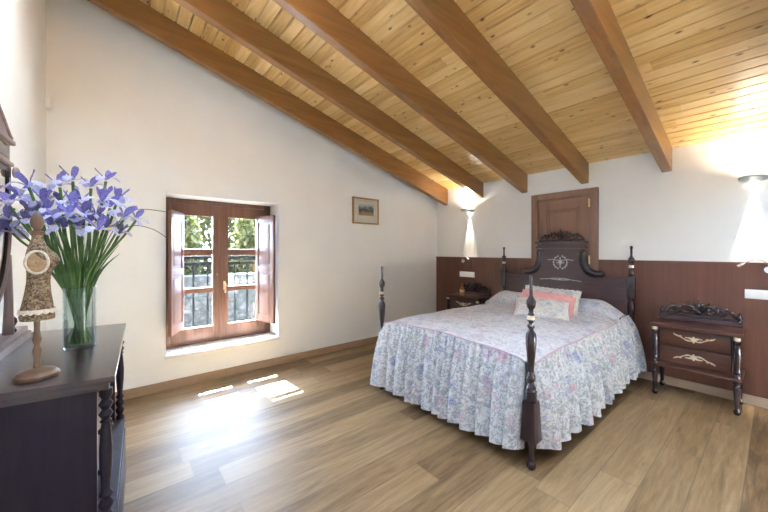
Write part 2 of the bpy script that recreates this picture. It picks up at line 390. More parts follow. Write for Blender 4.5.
# ------------------------------------------------------------------ window
win = thing('window_1', 'brown wooden double casement window with open inner shutters', 'window', (0, 0, 0), kind='structure')
FY0, FY1 = 4.04, 4.11
fx0, fx1, fz0, fz1 = OX0, OX1, OZ0, OZ1
lx0, lx1, lz0, lz1 = .428, 1.398, .368, 1.852
bm = B()
box(bm, fx0, lx0-.003, FY0, FY1, fz0, fz1, .004); box(bm, lx1+.003, fx1, FY0, FY1, fz0, fz1, .004)
box(bm, lx0-.003, lx1+.003, FY0, FY1, lz1+.003, fz1, .004); box(bm, lx0-.003, lx1+.003, FY0, FY1, fz0, lz0-.003, .004)
link('frame', bm, M['window'], win)
mid = .908
def sash(x0, x1, name):
    bm = B(); y0, y1 = FY0-.012, FY0+.045
    st = .078
    zs = [(.508, .880), (.938, 1.298), (1.366, 1.730)]
    box(bm, x0, x0+st, y0, y1, lz0, lz1, .004); box(bm, x1-st, x1, y0, y1, lz0, lz1, .004)
    box(bm, x0+st, x1-st, y0, y1, lz0, zs[0][0], .003); box(bm, x0+st, x1-st, y0, y1, zs[2][1], lz1, .003)
    box(bm, x0+st, x1-st, y0+.022, y1-.004, zs[0][1], zs[1][0], .006); box(bm, x0+st, x1-st, y0+.022, y1-.004, zs[1][1], zs[2][0], .006)
    s = link(name, bm, M['window'], win)
    for a, b_ in zs:
        p = link('pane', box(B(), x0+st-.004, x1-st+.004, y0+.03, y0+.034, a-.004, b_+.004), M['pane'], s, smooth=0)
    return s
sash(lx0, mid-.002, 'sash'); sash(mid+.002, lx1, 'sash')
link('meeting_strip', box(B(), mid-.016, mid+.016, FY0-.02, FY0-.0125, lz0+.01, lz1-.01, .003), M['window'], win)
# cremone handle
bm = B(); box(bm, .935, .957, FY0-.018, FY0-.0125, .90, 1.00, .003)
h = link('handle_plate', bm, M['brass'], win)
bm = B(); tube(bm, [(.946, FY0-.018, .975), (.946, FY0-.05, .975)], .008); tube(bm, bez((.946, FY0-.05, .983), (.946, FY0-.062, .95), (.948, FY0-.05, .91), (.946, FY0-.052, .87)), [.007, .009, .010, .010, .009, .009, .009, .009, .010, .008])
link('handle', bm, M['brass'], h)
for xx in (.87, .985): link('catch', ball(B(), (xx, FY0-.018, 1.08), .009), M['chrome'], win)
def shutter(hx, hy, ex, ey, z0, z1, lab):
    L = math.hypot(ex-hx, ey-hy); ang = math.atan2(ey-hy, ex-hx)
    bm = B(); th = .014; st = .055
    box(bm, 0, st, -th, th, z0, z1, .003); box(bm, L-st, L, -th, th, z0, z1, .003)
    zm0, zm1 = 1.10, 1.165
    for a, b_ in ((z0, z0+.075), (zm0, zm1), (z1-.075, z1)): box(bm, st, L-st, -th, th, a, b_, .003)
    s = link('shutter', bm, M['window'], win); s.location = (hx, hy, 0); s.rotation_euler = (0, 0, ang); s['label'] = lab
    for a, b_ in ((z0+.075, zm0), (zm1, z1-.075)):
        bm = B(); box(bm, st-.003, L-st+.003, -.006, .006, a-.003, b_+.003)
        box(bm, st+.03, L-st-.03, -.011, .011, a+.03, b_-.03, .006)
        link('raised_panel', bm, M['window'], s)
    bm = B()
    for z in (z0+.15, z1-.15): tube(bm, [(-.004, 0, z-.03), (-.004, 0, z+.03)], .007)
    link('hinge', bm, M['brass'], s)
    return s
shutter(.535, 4.012, .383, 3.655, .53, 1.742, 'left shutter swung into the room')
shutter(1.300, 4.012, 1.398, 3.688, .51, 1.758, 'right shutter folded against the reveal')
bm = B(); box(bm, OX0-.012, OX1+.014, YB-.035, FY0+.02, .298, .330, .004)
link('window_sill', bm, M['marble'], win)
# railing outside
rail = thing('balcony_railing', 'black iron railing outside the window panes', 'railing', (0, 0, 0))
link('handrail', box(B(), OX0-.0, OX1+.0, 4.38, 4.42, 1.243, 1.283, .004), M['iron'], rail)
link('lower_rail', box(B(), OX0, OX1, 4.388, 4.412, 1.172, 1.212, .003), M['iron'], rail)
link('bottom_rail', box(B(), OX0, OX1, 4.388, 4.412, .37, .395, .003), M['iron'], rail)
for xx in (.392, .545, .697, .848, 1.004, 1.159, 1.308, 1.45):
    bm = B(); lathe(bm, [(.012, .39), (.012, .62), (.016, .635), (.016, .66), (.012, .675), (.012, .86), (.017, .88), (.012, .90), (.012, 1.18)], xx, 4.4, 8)
    link('baluster', bm, M['iron'], rail)

# chimney stack added out of view to keep sun off the roof lights
bm = B(); prism(bm, [(-.2, zc(-.2)+.11), (1.72, zc(1.72)+.11), (1.72, 5.3), (-.2, 5.3)], 'y', .78, 1.25)
tag(link('blocker', bm, M['wall'], smooth=0), 'added unseen broad white chimney stack on the roof', 'blocker', kind='structure')
# outside: ground, garden wall, hedge
tag(link('ground', box(B(), -14, 18, YB+WT, 26, -1.6, -1.4), M['ground'], smooth=0), 'stony ground beyond the window', 'ground', kind='structure')
bm = B(); box(bm, -7, 12, 8.6, 9.1, -1.4, .75)
tag(link('garden_wall', bm, M['stone'], smooth=0), 'grey rubble stone wall in front of the hedge', 'garden wall', kind='structure')
def hedge(cx, cy, z0, z1, rx, ry, n, seed, label):
    rnd = random.Random(seed); root = thing('hedge_shrub', label, 'shrub', (cx, cy, -1.4), group='shrubs behind the garden wall')
    bm = B()
    for _ in range(n):
        a = rnd.uniform(0, 2*PI); u = rnd.uniform(-1, 1); rr = rnd.uniform(.72, 1.02)
        s = math.sqrt(1-u*u)**.6
        p = Vector((rx*s*math.cos(a)*rr, ry*s*math.sin(a)*rr, (z0+z1)/2+1.4 + (z1-z0)/2*u*rr))
        e = Matrix.Rotation(rnd.uniform(0, 2*PI), 3, 'Z') @ Matrix.Rotation(rnd.uniform(-1.2, 1.2), 3, 'X')
        l, w = rnd.uniform(.09, .16), rnd.uniform(.045, .07)
        vs = [bm.verts.new(p + e @ Vector(q)) for q in ((0, -l, 0), (w, -.1*l, .015), (0, l, -.01), (-w, -.1*l, .015))]
        bm.faces.new(vs)
    link('foliage', bm, M['hedge'], root, smooth=0)
    bm = B()
    for k in range(5):
        a = k*2.4; tube(bm, [(0.05*math.cos(a), .05*math.sin(a), 0), (.3*rx*math.cos(a), .3*ry*math.sin(a), (z0+1.4)*.7+.4), (.55*rx*math.cos(a), .5*ry*math.sin(a), (z0+z1)/2+1.7)], [.05, .035, .015], 6)
    link('stem', bm, M['twig'], root)
hedge(.2, 10.3, -.4, 3.0, 1.6, .9, 9000, 1, 'leafy shrub seen through the left panes')
hedge(2.3, 12.3, -.4, 3.1, 2.0, .9, 9000, 2, 'leafy shrub seen between both sashes')
hedge(4.3, 10.4, -.4, 3.1, 1.6, .9, 9000, 3, 'leafy shrub seen through the right panes')

# ------------------------------------------------------------------ door behind the bed
door = thing('door_1', 'brown panelled door behind the carved headboard', 'door', (0, 0, 0), kind='structure')
bm = B(); cw = .085
box(bm, XR-.035, XR+.02, DY0, DY0+cw, 0, DZ, .005); box(bm, XR-.035, XR+.02, DY1-cw, DY1, 0, DZ, .005); box(bm, XR-.035, XR+.02, DY0+cw, DY1-cw, DZ-cw, DZ, .005)
link('casing', bm, M['door'], door)
bm = B(); a, b_ = DY0+cw+.004, DY1-cw-.004; sw = .1
box(bm, XR-.02, XR+.01, a, a+sw, .01, DZ-cw-.004, .002); box(bm, XR-.02, XR+.01, b_-sw, b_, .01, DZ-cw-.004, .002)
for z0, z1 in ((.01, .2), (.95, 1.1), (1.86, DZ-cw-.004)): box(bm, XR-.02, XR+.01, a+sw, b_-sw, z0, z1, .002)
lf = link('leaf', bm, M['door'], door)
for z0, z1 in ((.2, .95), (1.1, 1.86)):
    bm = B(); box(bm, XR-.008, XR+.005, a+sw-.003, b_-sw+.003, z0-.003, z1+.003); box(bm, XR-.016, XR, a+sw+.05, b_-sw-.05, z0+.05, z1-.05, .008)
    link('door_panel', bm, M['door'], lf)
for z in (.25, 1.24, 1.91):
    link('hinge', tube(B(), [(XR-.038, DY0+cw+.002, z-.05), (XR-.038, DY0+cw+.002, z+.05)], .009), M['brass'], door)
bm = B(); box(bm, XR-.026, XR-.02, b_-.037, b_-.005, 1.35, 1.505, .002)
hp = link('handle_plate', bm, M['brass'], lf)
bm = B(); tube(bm, [(XR-.026, b_-.021, 1.475), (XR-.07, b_-.021, 1.475), (XR-.075, b_-.035, 1.475), (XR-.075, b_-.115, 1.47)], .009)
link('handle', bm, M['brass'], hp)

# ------------------------------------------------------------------ carved work, inlays
def carve(w, h, y=0.0, depth=.018):
    """pierced carved cresting standing on z=0, centred, in the yz plane (x thickness)"""
    bm = B(); X = Vector((1, 0, 0))
    def T(p2, r): tube(bm, [(0, p[0], p[1]) for p in p2], r, 7, (X, depth/ (r if not isinstance(r, list) else max(r)) if False else .9))
    box(bm, -depth*.7, depth*.7, -w, w, 0, h*.16, .003)
    for s in (-1, 1):
        T([(s*p[0], p[1]) for p in spiral(w*.30, h*.42, h*.26, h*.05, PI*.9, -1.3)], h*.055)
        T([(s*p[0], p[1]) for p in spiral(w*.62, h*.34, h*.20, h*.04, PI*.1, 1.3)], h*.05)
        T([(s*p[0], p[1]) for p in bez((w*.06, h*.2), (w*.2, h*.78), (w*.42, h*.74), (w*.52, h*.38))], h*.05)
        T([(s*p[0], p[1]) for p in bez((w*.5, h*.4), (w*.66, h*.72), (w*.82, h*.5), (w*.97, h*.14))], h*.05)
        for q, (yy, zz, aa) in enumerate(((.14, .62, .5), (.27, .76, .7), (.42, .70, -.2), (.52, .52, .3), (.72, .58, .5), (.84, .42, .9), (.93, .25, 1.1))):
            ball(bm, (0, s*w*yy, h*zz), depth*.75, h*.045, h*.10, 8, 6, Matrix.Rotation(-s*aa, 4, 'X'))
    for k in range(-3, 4):
        a = k*.42; L = h*(.52-.045*abs(k))
        ball(bm, (0, math.sin(a)*L*.55, h*.36+math.cos(a)*L*.6), depth*.8, h*.05, L*.5, 8, 6, Matrix.Rotation(-a, 4, 'X'))
    ball(bm, (0, 0, h*.30), depth*1.2, h*.15, h*.15, 10, 8)
    ball(bm, (0, 0, h*.95), depth*.6, h*.045, h*.075, 8, 6)
    return bm
def motif(paths, r=.004, dots=()):
    """flat inlay lines in the yz plane, facing -x"""
    bm = B(); X = Vector((1, 0, 0))
    for p in paths: tube(bm, [(0, q[0], q[1]) for q in p], r, 6, (X, .25))
    for (yy, zz, ry, rz) in dots: ball(bm, (0, yy, zz), .0012, ry, rz, 8, 6)
    return bm
def garland(w, h, flip=1):
    ps = []; ds = [(0, 0, .022, .020), (0, .0, .012, .03)]
    for s in (-1, 1):
        ps.append([(s*a, flip*b_) for a, b_ in bez((.015, -.01), (w*.35, -h*.6), (w*.45, h*.1), (w*.62, h*.2))])
        ps.append([(s*a, flip*b_) for a, b_ in bez((w*.55, h*.1), (w*.7, h*.6), (w*.8, h*.1), (w, h*.85))])
        ps.append([(s*a, flip*b_) for a, b_ in bez((.01, .01), (w*.2, h*.5), (w*.3, h*.2), (w*.42, h*.3))])
        ds += [(s*w*.32, -flip*h*.22, .014, .007), (s*w*.66, flip*h*.42, .012, .008), (s*w*.86, flip*h*.55, .012, .007), (s*w*.18, flip*h*.22, .010, .008)]
    return ps, ds
def wreath(r):
    ps = []; ds = [(0, 0, r*.16, r*.46), (0, 0, r*.30, r*.13), (0, r*.55, r*.10, r*.16), (0, -r*.62, r*.10, r*.14)]
    for s in (-1, 1):
        ps.append([(s*a, b_) for a, b_ in spiral(0, 0, r*.86, r*.86, -PI*.42, .40, 18)])
        ps.append([(s*a, b_) for a, b_ in spiral(r*.38, r*.05, r*.30, r*.08, PI*.2, .9, 14)])
        ps.append([(s*a, b_) for a, b_ in bez((r*.8, r*.25), (r*1.1, r*.6), (r*1.3, r*.2), (r*1.7, r*.35))])
        for k in range(7):
            an = -PI*.4 + k*PI*.8/6
            ds.append((s*r*.92*math.cos(an), r*.92*math.sin(an), r*.12, r*.09))
    return ps, ds

# ------------------------------------------------------------------ bed
BC = 1.708
bed = thing('bed', 'dark mahogany four post bed with tall carved headboard', 'bed', (3.1, BC, 0))
def L(o, x, y, z=0): o.location = (x, y, z); return o
FOOT = [(.016, 0), (.026, .012), (.028, .028), (.020, .045), (.016, .06), (.017, .13), (.022, .165), (.03, .178)]
def foot_post(x, y):
    bm = B()
    lathe(bm, FOOT, 0, 0, 20)
    bmv = [(.046, .182), (.043, .25), (.037, .40), (.035, .425)]
    vs = []
    for hw, z in bmv: vs.append([bm.verts.new((sx_*hw, sy_*hw, z)) for sx_, sy_ in ((-1,-1),(1,-1),(1,1),(-1,1))])
    for a, b_ in zip(vs, vs[1:]):
        for k in range(4): bm.faces.new((a[k], a[(k+1)%4], b_[(k+1)%4], b_[k]))
    bm.faces.new(vs[0][::-1]); bm.faces.new(vs[-1])
    lathe(bm, [(.034, .425), (.036, .44), (.033, .452), (.036, .462), (.032, .474), (.034, .484), (.028, .497), (.029, .507), (.020, .522), (.017, .538), (.024, .552), (.026, .566), (.024, .58), (.016, .594), (.017, .61), (.021, .66), (.027, .72), (.031, .77), (.032, .815), (.028, .84), (.016, .856), (.014, .868), (.021, .876), (.023, .886), (.014, .896), (.014, .907), (.022, .915), (.022, .924)], 0, 0, 24)
    lathe(bm, [(.021, .95), (.014, .965), (.014, .985), (.024, 1.0), (.028, 1.02), (.027, 1.04), (.016, 1.06), (.010, 1.075), (.0105, 1.09), (.009, 1.14), (.0095, 1.175), (.011, 1.183), (.007, 1.196)], 0, 0, 20)
    p = link('post', bm, M['mahog'], bed, loc=(x-3.1, y-BC, 0))
    link('brass_band', lathe(B(), [(.0225, .924), (.0235, .93), (.0235, .944), (.0225, .95)], 0, 0, 20), M['collar'], p)
    return p
p0 = foot_post(1.972, .968)
foot_post(1.992, 2.452)
def head_post(x, y):
    bm = B()
    lathe(bm, FOOT, 0, 0, 16); box(bm, -.035, .035, -.035, .035, .18, .42, .003)
    lathe(bm, [(.030, .42), (.034, .46), (.022, .50), (.018, .53), (.026, .56), (.018, .58), (.022, .64), (.031, .72), (.031, .78), (.018, .82), (.026, .835), (.026, .85)], 0, 0, 20)
    box(bm, -.034, .034, -.034, .034, .85, 1.07, .004)
    lathe(bm, [(.026, 1.07), (.030, 1.085), (.020, 1.10), (.026, 1.12), (.022, 1.14), (.016, 1.155), (.022, 1.165)], 0, 0, 20)
    lathe(bm, [(.020, 1.195), (.016, 1.21), (.026, 1.225), (.030, 1.245), (.027, 1.265), (.014, 1.28), (.010, 1.295), (.0105, 1.32), (.010, 1.36), (.014, 1.378), (.012, 1.392), (.005, 1.40)], 0, 0, 20)
    p = link('post', bm, M['mahog'], bed, loc=(x-3.1, y-BC, 0))
    link('brass_band', lathe(B(), [(.021, 1.165), (.0225, 1.172), (.0225, 1.188), (.021, 1.195)], 0, 0, 18), M['collar'], p)
head_post(4.205, .985); head_post(4.205, 2.45)
# headboard (local to bed root; x=4.2)
HX = 4.205-3.1; HC = 1.695-BC
bm = B(); y0, y1 = .985+.03-BC, 2.45-.03-BC
box(bm, HX-.016, HX+.016, y0, y1, .28, .955, .003); box(bm, HX-.024, HX+.024, y0, y1, .958, 1.042, .006); box(bm, HX-.022, HX+.022, y0, y1, .28, .36, .004)
hb = link('headboard', bm, M['mahog_y'], bed)
out = []
sidec = bez((.40, 1.04), (.24, 1.06), (.215, 1.20), (.235, 1.345), 14)
pts = [(HC-a, z) for a, z in sidec] + [(HC+a, z) for a, z in sidec[::-1]]
cr = link('crest_panel', prism(B(), pts, 'x', HX-.014, HX+.014, .002), M['mahog_y'], bed)
for s in (-1, 1):
    bm = B(); X = Vector((1, 0, 0))
    c1 = bez((.445, 1.085), (.29, 1.05), (.225, 1.19), (.262, 1.335), 16)
    tube(bm, [(HX-.008, HC+s*a, z) for a, z in c1], [.026, .036, .042, .045, .046, .046, .045, .044, .043, .042, .041, .040, .040, .038, .035, .031], 10, (X, .75))
    tube(bm, [(HX-.008, HC+s*p[0], p[1]) for p in spiral(.432, 1.078, .038, .008, PI*.9, -1.2)], .014, 8)
    tube(bm, [(HX-.008, HC+s*p[0], p[1]) for p in spiral(.248, 1.322, .032, .008, 0, 1.2)], .012, 8)
    for k in range(9):
        a, z = c1[2+k]; ball(bm, (HX-.03, HC+s*a, z), .010, .022, .009, 8, 6, Matrix.Rotation(s*(.9-.12*k), 4, 'X'))
    link('carved_scroll', bm, M['mahog'], bed)
bm = B()
box(bm, HX-.02, HX+.02, HC-.265, HC+.265, 1.345, 1.372, .004); box(bm, HX-.036, HX+.028, HC-.29, HC+.29, 1.376, 1.402, .008); box(bm, HX-.026, HX+.022, HC-.272, HC+.272, 1.402, 1.434, .004); box(bm, HX-.042, HX+.03, HC-.296, HC+.296, 1.437, 1.462, .007)
link('cornice', bm, M['mahog_y'], bed)
o = link('carved_crest', carve(.265, .15), M['mahog'], bed); o.location = (HX, HC, 1.461)
ps, ds = wreath(.088); o = link('inlay_wreath', motif(ps, .0048, ds), M['inlay_pale'], cr); o.location = (HX-.0145, HC, 1.205)
ps, ds = garland(.24, .018, -1); o = link('inlay_garland', motif(ps, .004, [(a, b_, c_*.8, d*.5) for a, b_, c_, d in ds]), M['inlay_pale'], hb); o.location = (HX-.0245, HC, 1.0)
for yy in (1.005, 2.415): link('side_rail', box(B(), 2.0-3.1, 4.18-3.1, yy-.014-BC, yy+.014-BC, .22, .36, .003), M['mahog'], bed)
link('foot_rail', box(B(), 1.972+.02-3.1, 1.972+.05-3.1, 1.0-BC, 2.42-BC, .22, .36, .003), M['mahog_y'], bed)
link('slat_base', box(B(), 2.03-3.1, 4.17-3.1, 1.02-BC, 2.40-BC, .30, .34), M['mahog'], bed)
tag(link('mattress', box(B(), 2.06, 4.15, 1.04, 2.38, .34, .62, .05), M['mat']), 'mattress under the floral bedspread', 'mattress')

# bedspread
spread = thing('bedspread', 'floral quilted bedspread with long gathered ruffle over the bed', 'bedspread', (3.1, BC, .6))
def ease(a, b_, x):
    q = max(0, min(1, (x-a)/(b_-a))); return q*q*(3-2*q)
HW = .728
def top_z(x, y):
    e = abs(y-BC)/HW
    z = .672 + .035*(1-e**2.5) - .012*(1-ease(1.98, 2.25, x)) - .02*ease(.90, 1, e)
    z += .004*math.sin(x*9+y*5) + .003*math.sin(y*13-x*4)
    return z
prof = []
for k in range(46): prof.append((1.985 + (3.70-1.985)*k/45, None))
nb = 22
grid = []; bm = B(); NV = 56
for j in range(NV+1):
    v = -1 + 2*j/NV; y = BC + HW*v; e = abs(v); row = []
    am = 1 - .55*ease(.72, 1.0, e)
    for x, _ in prof:
        xx = x + .012*ease(.9, 1, e)*(1 if x < 2.2 else 0) + .014*math.sin(y*7)*ease(3.4, 3.7, x)
        row.append((xx, y, top_z(x, y) - .018*ease(3.45, 3.66, x)))
    cx, rz, rx = 3.885, .098*am, .155
    zb = top_z(3.7, y) - .018
    for k in range(nb):
        a = PI*1.10 - (PI*1.10+.25)*k/(nb-1)
        lump = 1 + .07*math.sin(y*8+1) + .05*math.sin(y*17)
        row.append((cx + rx*math.cos(a) + .014*math.sin(y*7), y, zb + rz*.55 + rz*lump*math.sin(a)*(1.0 if a > 0 else .6) ))
    row.append((4.10, y, zb-.02)); grid.append(row)
vs = [[bm.verts.new((x-3.1, y-BC, z-.6)) for x, y, z in r] for r in grid]
for a, b_ in zip(vs, vs[1:]):
    for k in range(len(a)-1): bm.faces.new((a[k], a[k+1], b_[k+1], b_[k]))
link('quilted_top', bm, M['floral_top'], spread, smooth=60)

def skirt(path, nfold, hem, flare, seed, cut0=0, cut1=0):
    """path: dense list of (x,y,z_top,nx,ny); returns bmesh strip with gathers growing to the hem"""
    rnd = random.Random(seed); bm = B(); n = len(path); rows = 18
    L_ = [0]
    for a, b_ in zip(path, path[1:]): L_.append(L_[-1]+math.hypot(b_[0]-a[0], b_[1]-a[1]))
    T = L_[-1]
    # fold phase with irregular spacing
    knots = [0]
    for k in range(nfold): knots.append(knots[-1]+rnd.uniform(.6, 1.4))
    knots = [k/knots[-1]*T for k in knots]; amp = [rnd.uniform(.6, 1.25) for _ in knots]
    lean = [rnd.uniform(-.3, .3) for _ in knots]
    grid = []
    for (x, y, z, nx, ny), s in zip(path, L_):
        i = max(i for i in range(nfold) if knots[i] <= s+1e-9) if s < T else nfold-1
        w = (s-knots[i])/(knots[i+1]-knots[i]); w = min(max(w, 0), 1)
        am = amp[i]*(1-w)+amp[i+1]*w
        shp = abs(math.sin(PI*w))
        shp2 = (math.sin(PI/2*w/.82) if w < .82 else max(0, math.cos(PI/2*(w-.82)/.18))**1.5) - .5
        gath = math.sin(s*2*PI/.036 + 2*math.sin(s*9))*.8
        col = []
        for r in range(rows+1):
            tt = r/rows
            o = flare*(1-(1-tt)**2.4) + am*.130*shp2*(.30*min(1, tt*5)+.70*tt) + .005*gath*(1-tt)**2 * (tt > 0)
            # slight sideways sway of the folds
            sw = .012*math.sin(2*PI*w)*tt*am + lean[i]*.03*tt
            zz = z + (hem(s/T) - z)*tt + .006*math.sin(s*31)*tt + .006*shp2*tt
            if r == 0: zz += .002
            col.append(bm.verts.new((x+nx*o-ny*sw-3.1, y+ny*o+nx*sw-BC, zz-.6)))
        grid.append(col)
    for a, b_ in zip(grid, grid[1:]):
        for r in range(rows): bm.faces.new((a[r], b_[r], b_[r+1], a[r+1]))
    return bm
def lin(p, q, n): return [(p[0]+(q[0]-p[0])*k/n, p[1]+(q[1]-p[1])*k/n) for k in range(n+1)]
ytop0, ytop1 = BC-HW, BC+HW
front = [(1.985 + .010*math.sin(k), y, top_z(1.985, y), -1, 0) for k, (x, y) in enumerate(lin((1.985, ytop0+.035), (1.985, ytop1-.02), 330))]
front = [(x-.0, y, z, -1, .0 + .75*ease(2.2, 2.44, y)**2) for x, y, z, _, _ in front]
front = [(1.985, y, z, nx, ny) for x, y, z, nx, ny in front]
link('ruffle', skirt(front, 13, lambda s: .105 - .035*s, .058, 3), M['floral'], spread, smooth=60)
def side_z(x, y):
    return top_z(x, y) + (.03*ease(3.72, 3.85, x) if x > 3.7 else 0)
right = [(x, ytop0, side_z(x, ytop0), 0, -1) for x, y in lin((2.02, 0), (4.10, 0), 430)]
link('ruffle', skirt(right, 15, lambda s: .11 + .04*s, .082, 5), M['floral'], spread, smooth=60)
left = [(x, ytop1, side_z(x, ytop1), 0, 1) for x, y in lin((2.06, 0), (4.10, 0), 300)]
link('ruffle', skirt(left, 14, lambda s: .09, .075, 6), M['floral'], spread, smooth=60)
bm = B()
tube(bm, [(1.983-3.1, y-BC, top_z(1.985, y)+.003-.6) for x, y in lin((0, ytop0+.03), (0, ytop1-.02), 60)], .0042, 6)
tube(bm, [(x-3.1, ytop0-.001-BC, top_z(x, ytop0)+.003-.6) for x, y in lin((2.0, 0), (3.7, 0), 60)], .0042, 6)
tube(bm, [(x-3.1, ytop1+.001-BC, top_z(x, ytop1)+.003-.6) for x, y in lin((2.04, 0), (3.7, 0), 60)], .0042, 6)
link('piping', bm, M['piping'], spread)

# cushions
def cushion(bm, w, h, t_, n=22, pinch=.06, ruffle=0.0):
    for side in (1, -1):
        g = []
        for i in range(n+1):
            r = []
            for j in range(n+1):
                u, v = -1+2*i/n, -1+2*j/n
                th = ((1-abs(u)**2.6)*(1-abs(v)**2.6))**.55
                px = u*w/2*(1-pinch*(1-v*v)); pz = v*h/2*(1-pinch*(1-u*u))
                r.append(bm.verts.new((px, side*(t_/2*th + .002*math.sin(9*u+5*v)*th), pz)))
            g.append(r)
        for a, b_ in zip(g, g[1:]):
            for k in range(n): bm.faces.new((a[k], a[k+1], b_[k+1], b_[k]))
    bmesh.ops.remove_doubles(bm, verts=bm.verts[:], dist=.0004)
    return bm
def frill(bm, w, h, d, waves=46, pinch=.06):
    N = 184; ring = []
    for k in range(N):
        a = k/N*4; s = int(a); f = a-s
        u, v = [(-1+2*f, -1), (1, -1+2*f), (1-2*f, 1), (-1, 1-2*f)][s]
        px = u*w/2*(1-pinch*(1-v*v)); pz = v*h/2*(1-pinch*(1-u*u))
        m = max(abs(u), abs(v)); nx, nz = (u**3, v**3); ln = math.hypot(nx, nz); nx, nz = nx/ln, nz/ln
        wv = math.sin(2*PI*waves*k/N)
        ring.append((bm.verts.new((px, 0, pz)), bm.verts.new((px+nx*d*.6, wv*.006, pz+nz*d*.6)), bm.verts.new((px+nx*d, wv*.011, pz+nz*d))))
    for k in range(N):
        a, b_ = ring[k], ring[(k+1) % N]
        for q in range(2): bm.faces.new((a[q], b_[q], b_[q+1], a[q+1]))
    return bm
def place(o, loc, rz, tilt, roll=0): o.location = loc; o.rotation_euler = (tilt, roll, rz); return o
RZ = PI/2 * -1
c1 = thing('cushion', 'floral cushion lying foremost on the bed with rose trim', 'cushion', group='cushions in the middle of the bed')
place(c1, (3.275, 1.505, .765), -1.16, -1.05, .05)
link('cover', cushion(B(), .50, .30, .13), M['floral_cushion'], c1, smooth=70); link('trim', frill(B(), .50, .30, .012), M['piping'], c1, smooth=60)
c2 = thing('cushion', 'pink satin cushion tucked between the two floral cushions', 'cushion', group='cushions in the middle of the bed')
place(c2, (3.45, 1.535, .785), -1.27, -.78, .10)
link('cover', cushion(B(), .46, .27, .12), M['pink'], c2, smooth=70); link('frill', frill(B(), .46, .27, .035), M['pink'], c2, smooth=60)
c3 = thing('cushion', 'cream floral cushion standing hindmost against the bolster', 'cushion', group='cushions in the middle of the bed')
place(c3, (3.60, 1.555, .805), -1.32, -.52, .06)
link('cover', cushion(B(), .54, .30, .13), M['floral_cushion'], c3, smooth=70); link('trim', frill(B(), .54, .30, .012), M['floral_cushion'], c3, smooth=60)

# ------------------------------------------------------------------ nightstands
def nightstand(label, yc):
    """local: x=0 at the front legs' centre plane, y centred, floor z=0"""
    r = thing('nightstand', label, 'nightstand', (3.925, yc, 0), group='nightstands beside the bed')
    W = .263
    bm = B(); box(bm, -.035, .335, -W-.035, W+.035, .648, .672, .006); box(bm, -.02, .325, -W-.02, W+.02, .636, .648, .003)
    link('top', bm, M['stand'], r)
    bm = B()
    box(bm, .045, .32, -W+.01, -W+.03, .30, .636); box(bm, .045, .32, W-.03, W-.01, .30, .636); box(bm, .305, .32, -W+.03, W-.03, .30, .636)
    box(bm, .045, .305, -W+.03, W-.03, .30, .325); box(bm, .045, .305, -W+.03, W-.03, .472, .482); box(bm, .045, .305, -W+.03, W-.03, .626, .636)
    link('body', bm, M['stand'], r)
    for z0, z1, fl in ((.485, .623, 1), (.328, .469, -1)):
        d = link('drawer', box(B(), .025, .25, -W+.035, W-.035, z0, z1, .004), M['stand'], r)
        ps, ds = garland(.135, .045, fl)
        o = link('inlay', motif(ps, .0052, ds), M['inlay'], d); o.location = (.0245, 0, (z0+z1)/2)
    link('shelf', box(B(), -.032, .33, -W-.03, W+.03, .278, .300, .006), M['stand'], r)
    for s in (-1, 1):
        bm = B()
        lathe(bm, [(.013, 0), (.020, .01), (.022, .028), (.014, .045), (.014, .06), (.017, .12), (.024, .20), (.025, .225), (.016, .238), (.016, .245), (.024, .252), (.025, .278)], 0, s*W, 18)
        lathe(bm, [(.025, .300), (.024, .32), (.017, .332), (.024, .345), (.020, .36), (.022, .40), (.026, .50), (.024, .55), (.018, .57), (.024, .58), (.025, .60), (.020, .607)], 0, s*W, 18)
        l = link('front_leg', bm, M['mahog'], r)
        link('collar', lathe(B(), [(.020, .607), (.0225, .612), (.0225, .632), (.020, .636)], 0, s*W, 18), M['collar'], l)
        bm = B(); lathe(bm, [(.013, 0), (.02, .01), (.021, .028), (.014, .045), (.015, .06), (.018, .14), (.022, .22), (.022, .278)], .30, s*W, 14)
        link('back_leg', bm, M['mahog'], r)
    bm = B(); box(bm, .27, .33, -W-.02, W+.02, .674, .70, .006); box(bm, .285, .325, -W-.005, W+.005, .70, .715, .004)
    g = link('gallery_rail', bm, M['mahog_y'], r)
    o = link('carved_crest', carve(W-.01, .18), M['mahog'], g); o.location = (.305, 0, .712)
    for s in (-1, 1):
        link('finial', lathe(B(), [(.018, .70), (.022, .715), (.014, .728), (.020, .745), (.019, .757), (.009, .772), (.010, .785), (.003, .80)], .305, s*W, 14), M['mahog'], g)
    return r
nightstand('mahogany nightstand right of the bed under the white switch panel', .475)
nightstand('mahogany nightstand beyond the bed in the far corner', 2.955)
jar = thing('candle_jar', 'small amber jar with cream band on the far nightstand', 'jar', (4.02, 3.03, .672))
link('body', lathe(B(), [(.03, 0), (.036, .006), (.036, .05), (.034, .055)], 0, 0, 20), M['amber'], jar)
link('band', lathe(B(), [(.034, .055), (.0375, .058), (.0375, .088), (.034, .091)], 0, 0, 20), M['cream'], jar)
link('lid', lathe(B(), [(.034, .091), (.034, .12), (.026, .135), (.014, .15), (.014, .175), (.006, .18)], 0, 0, 20), M['amber'], jar)

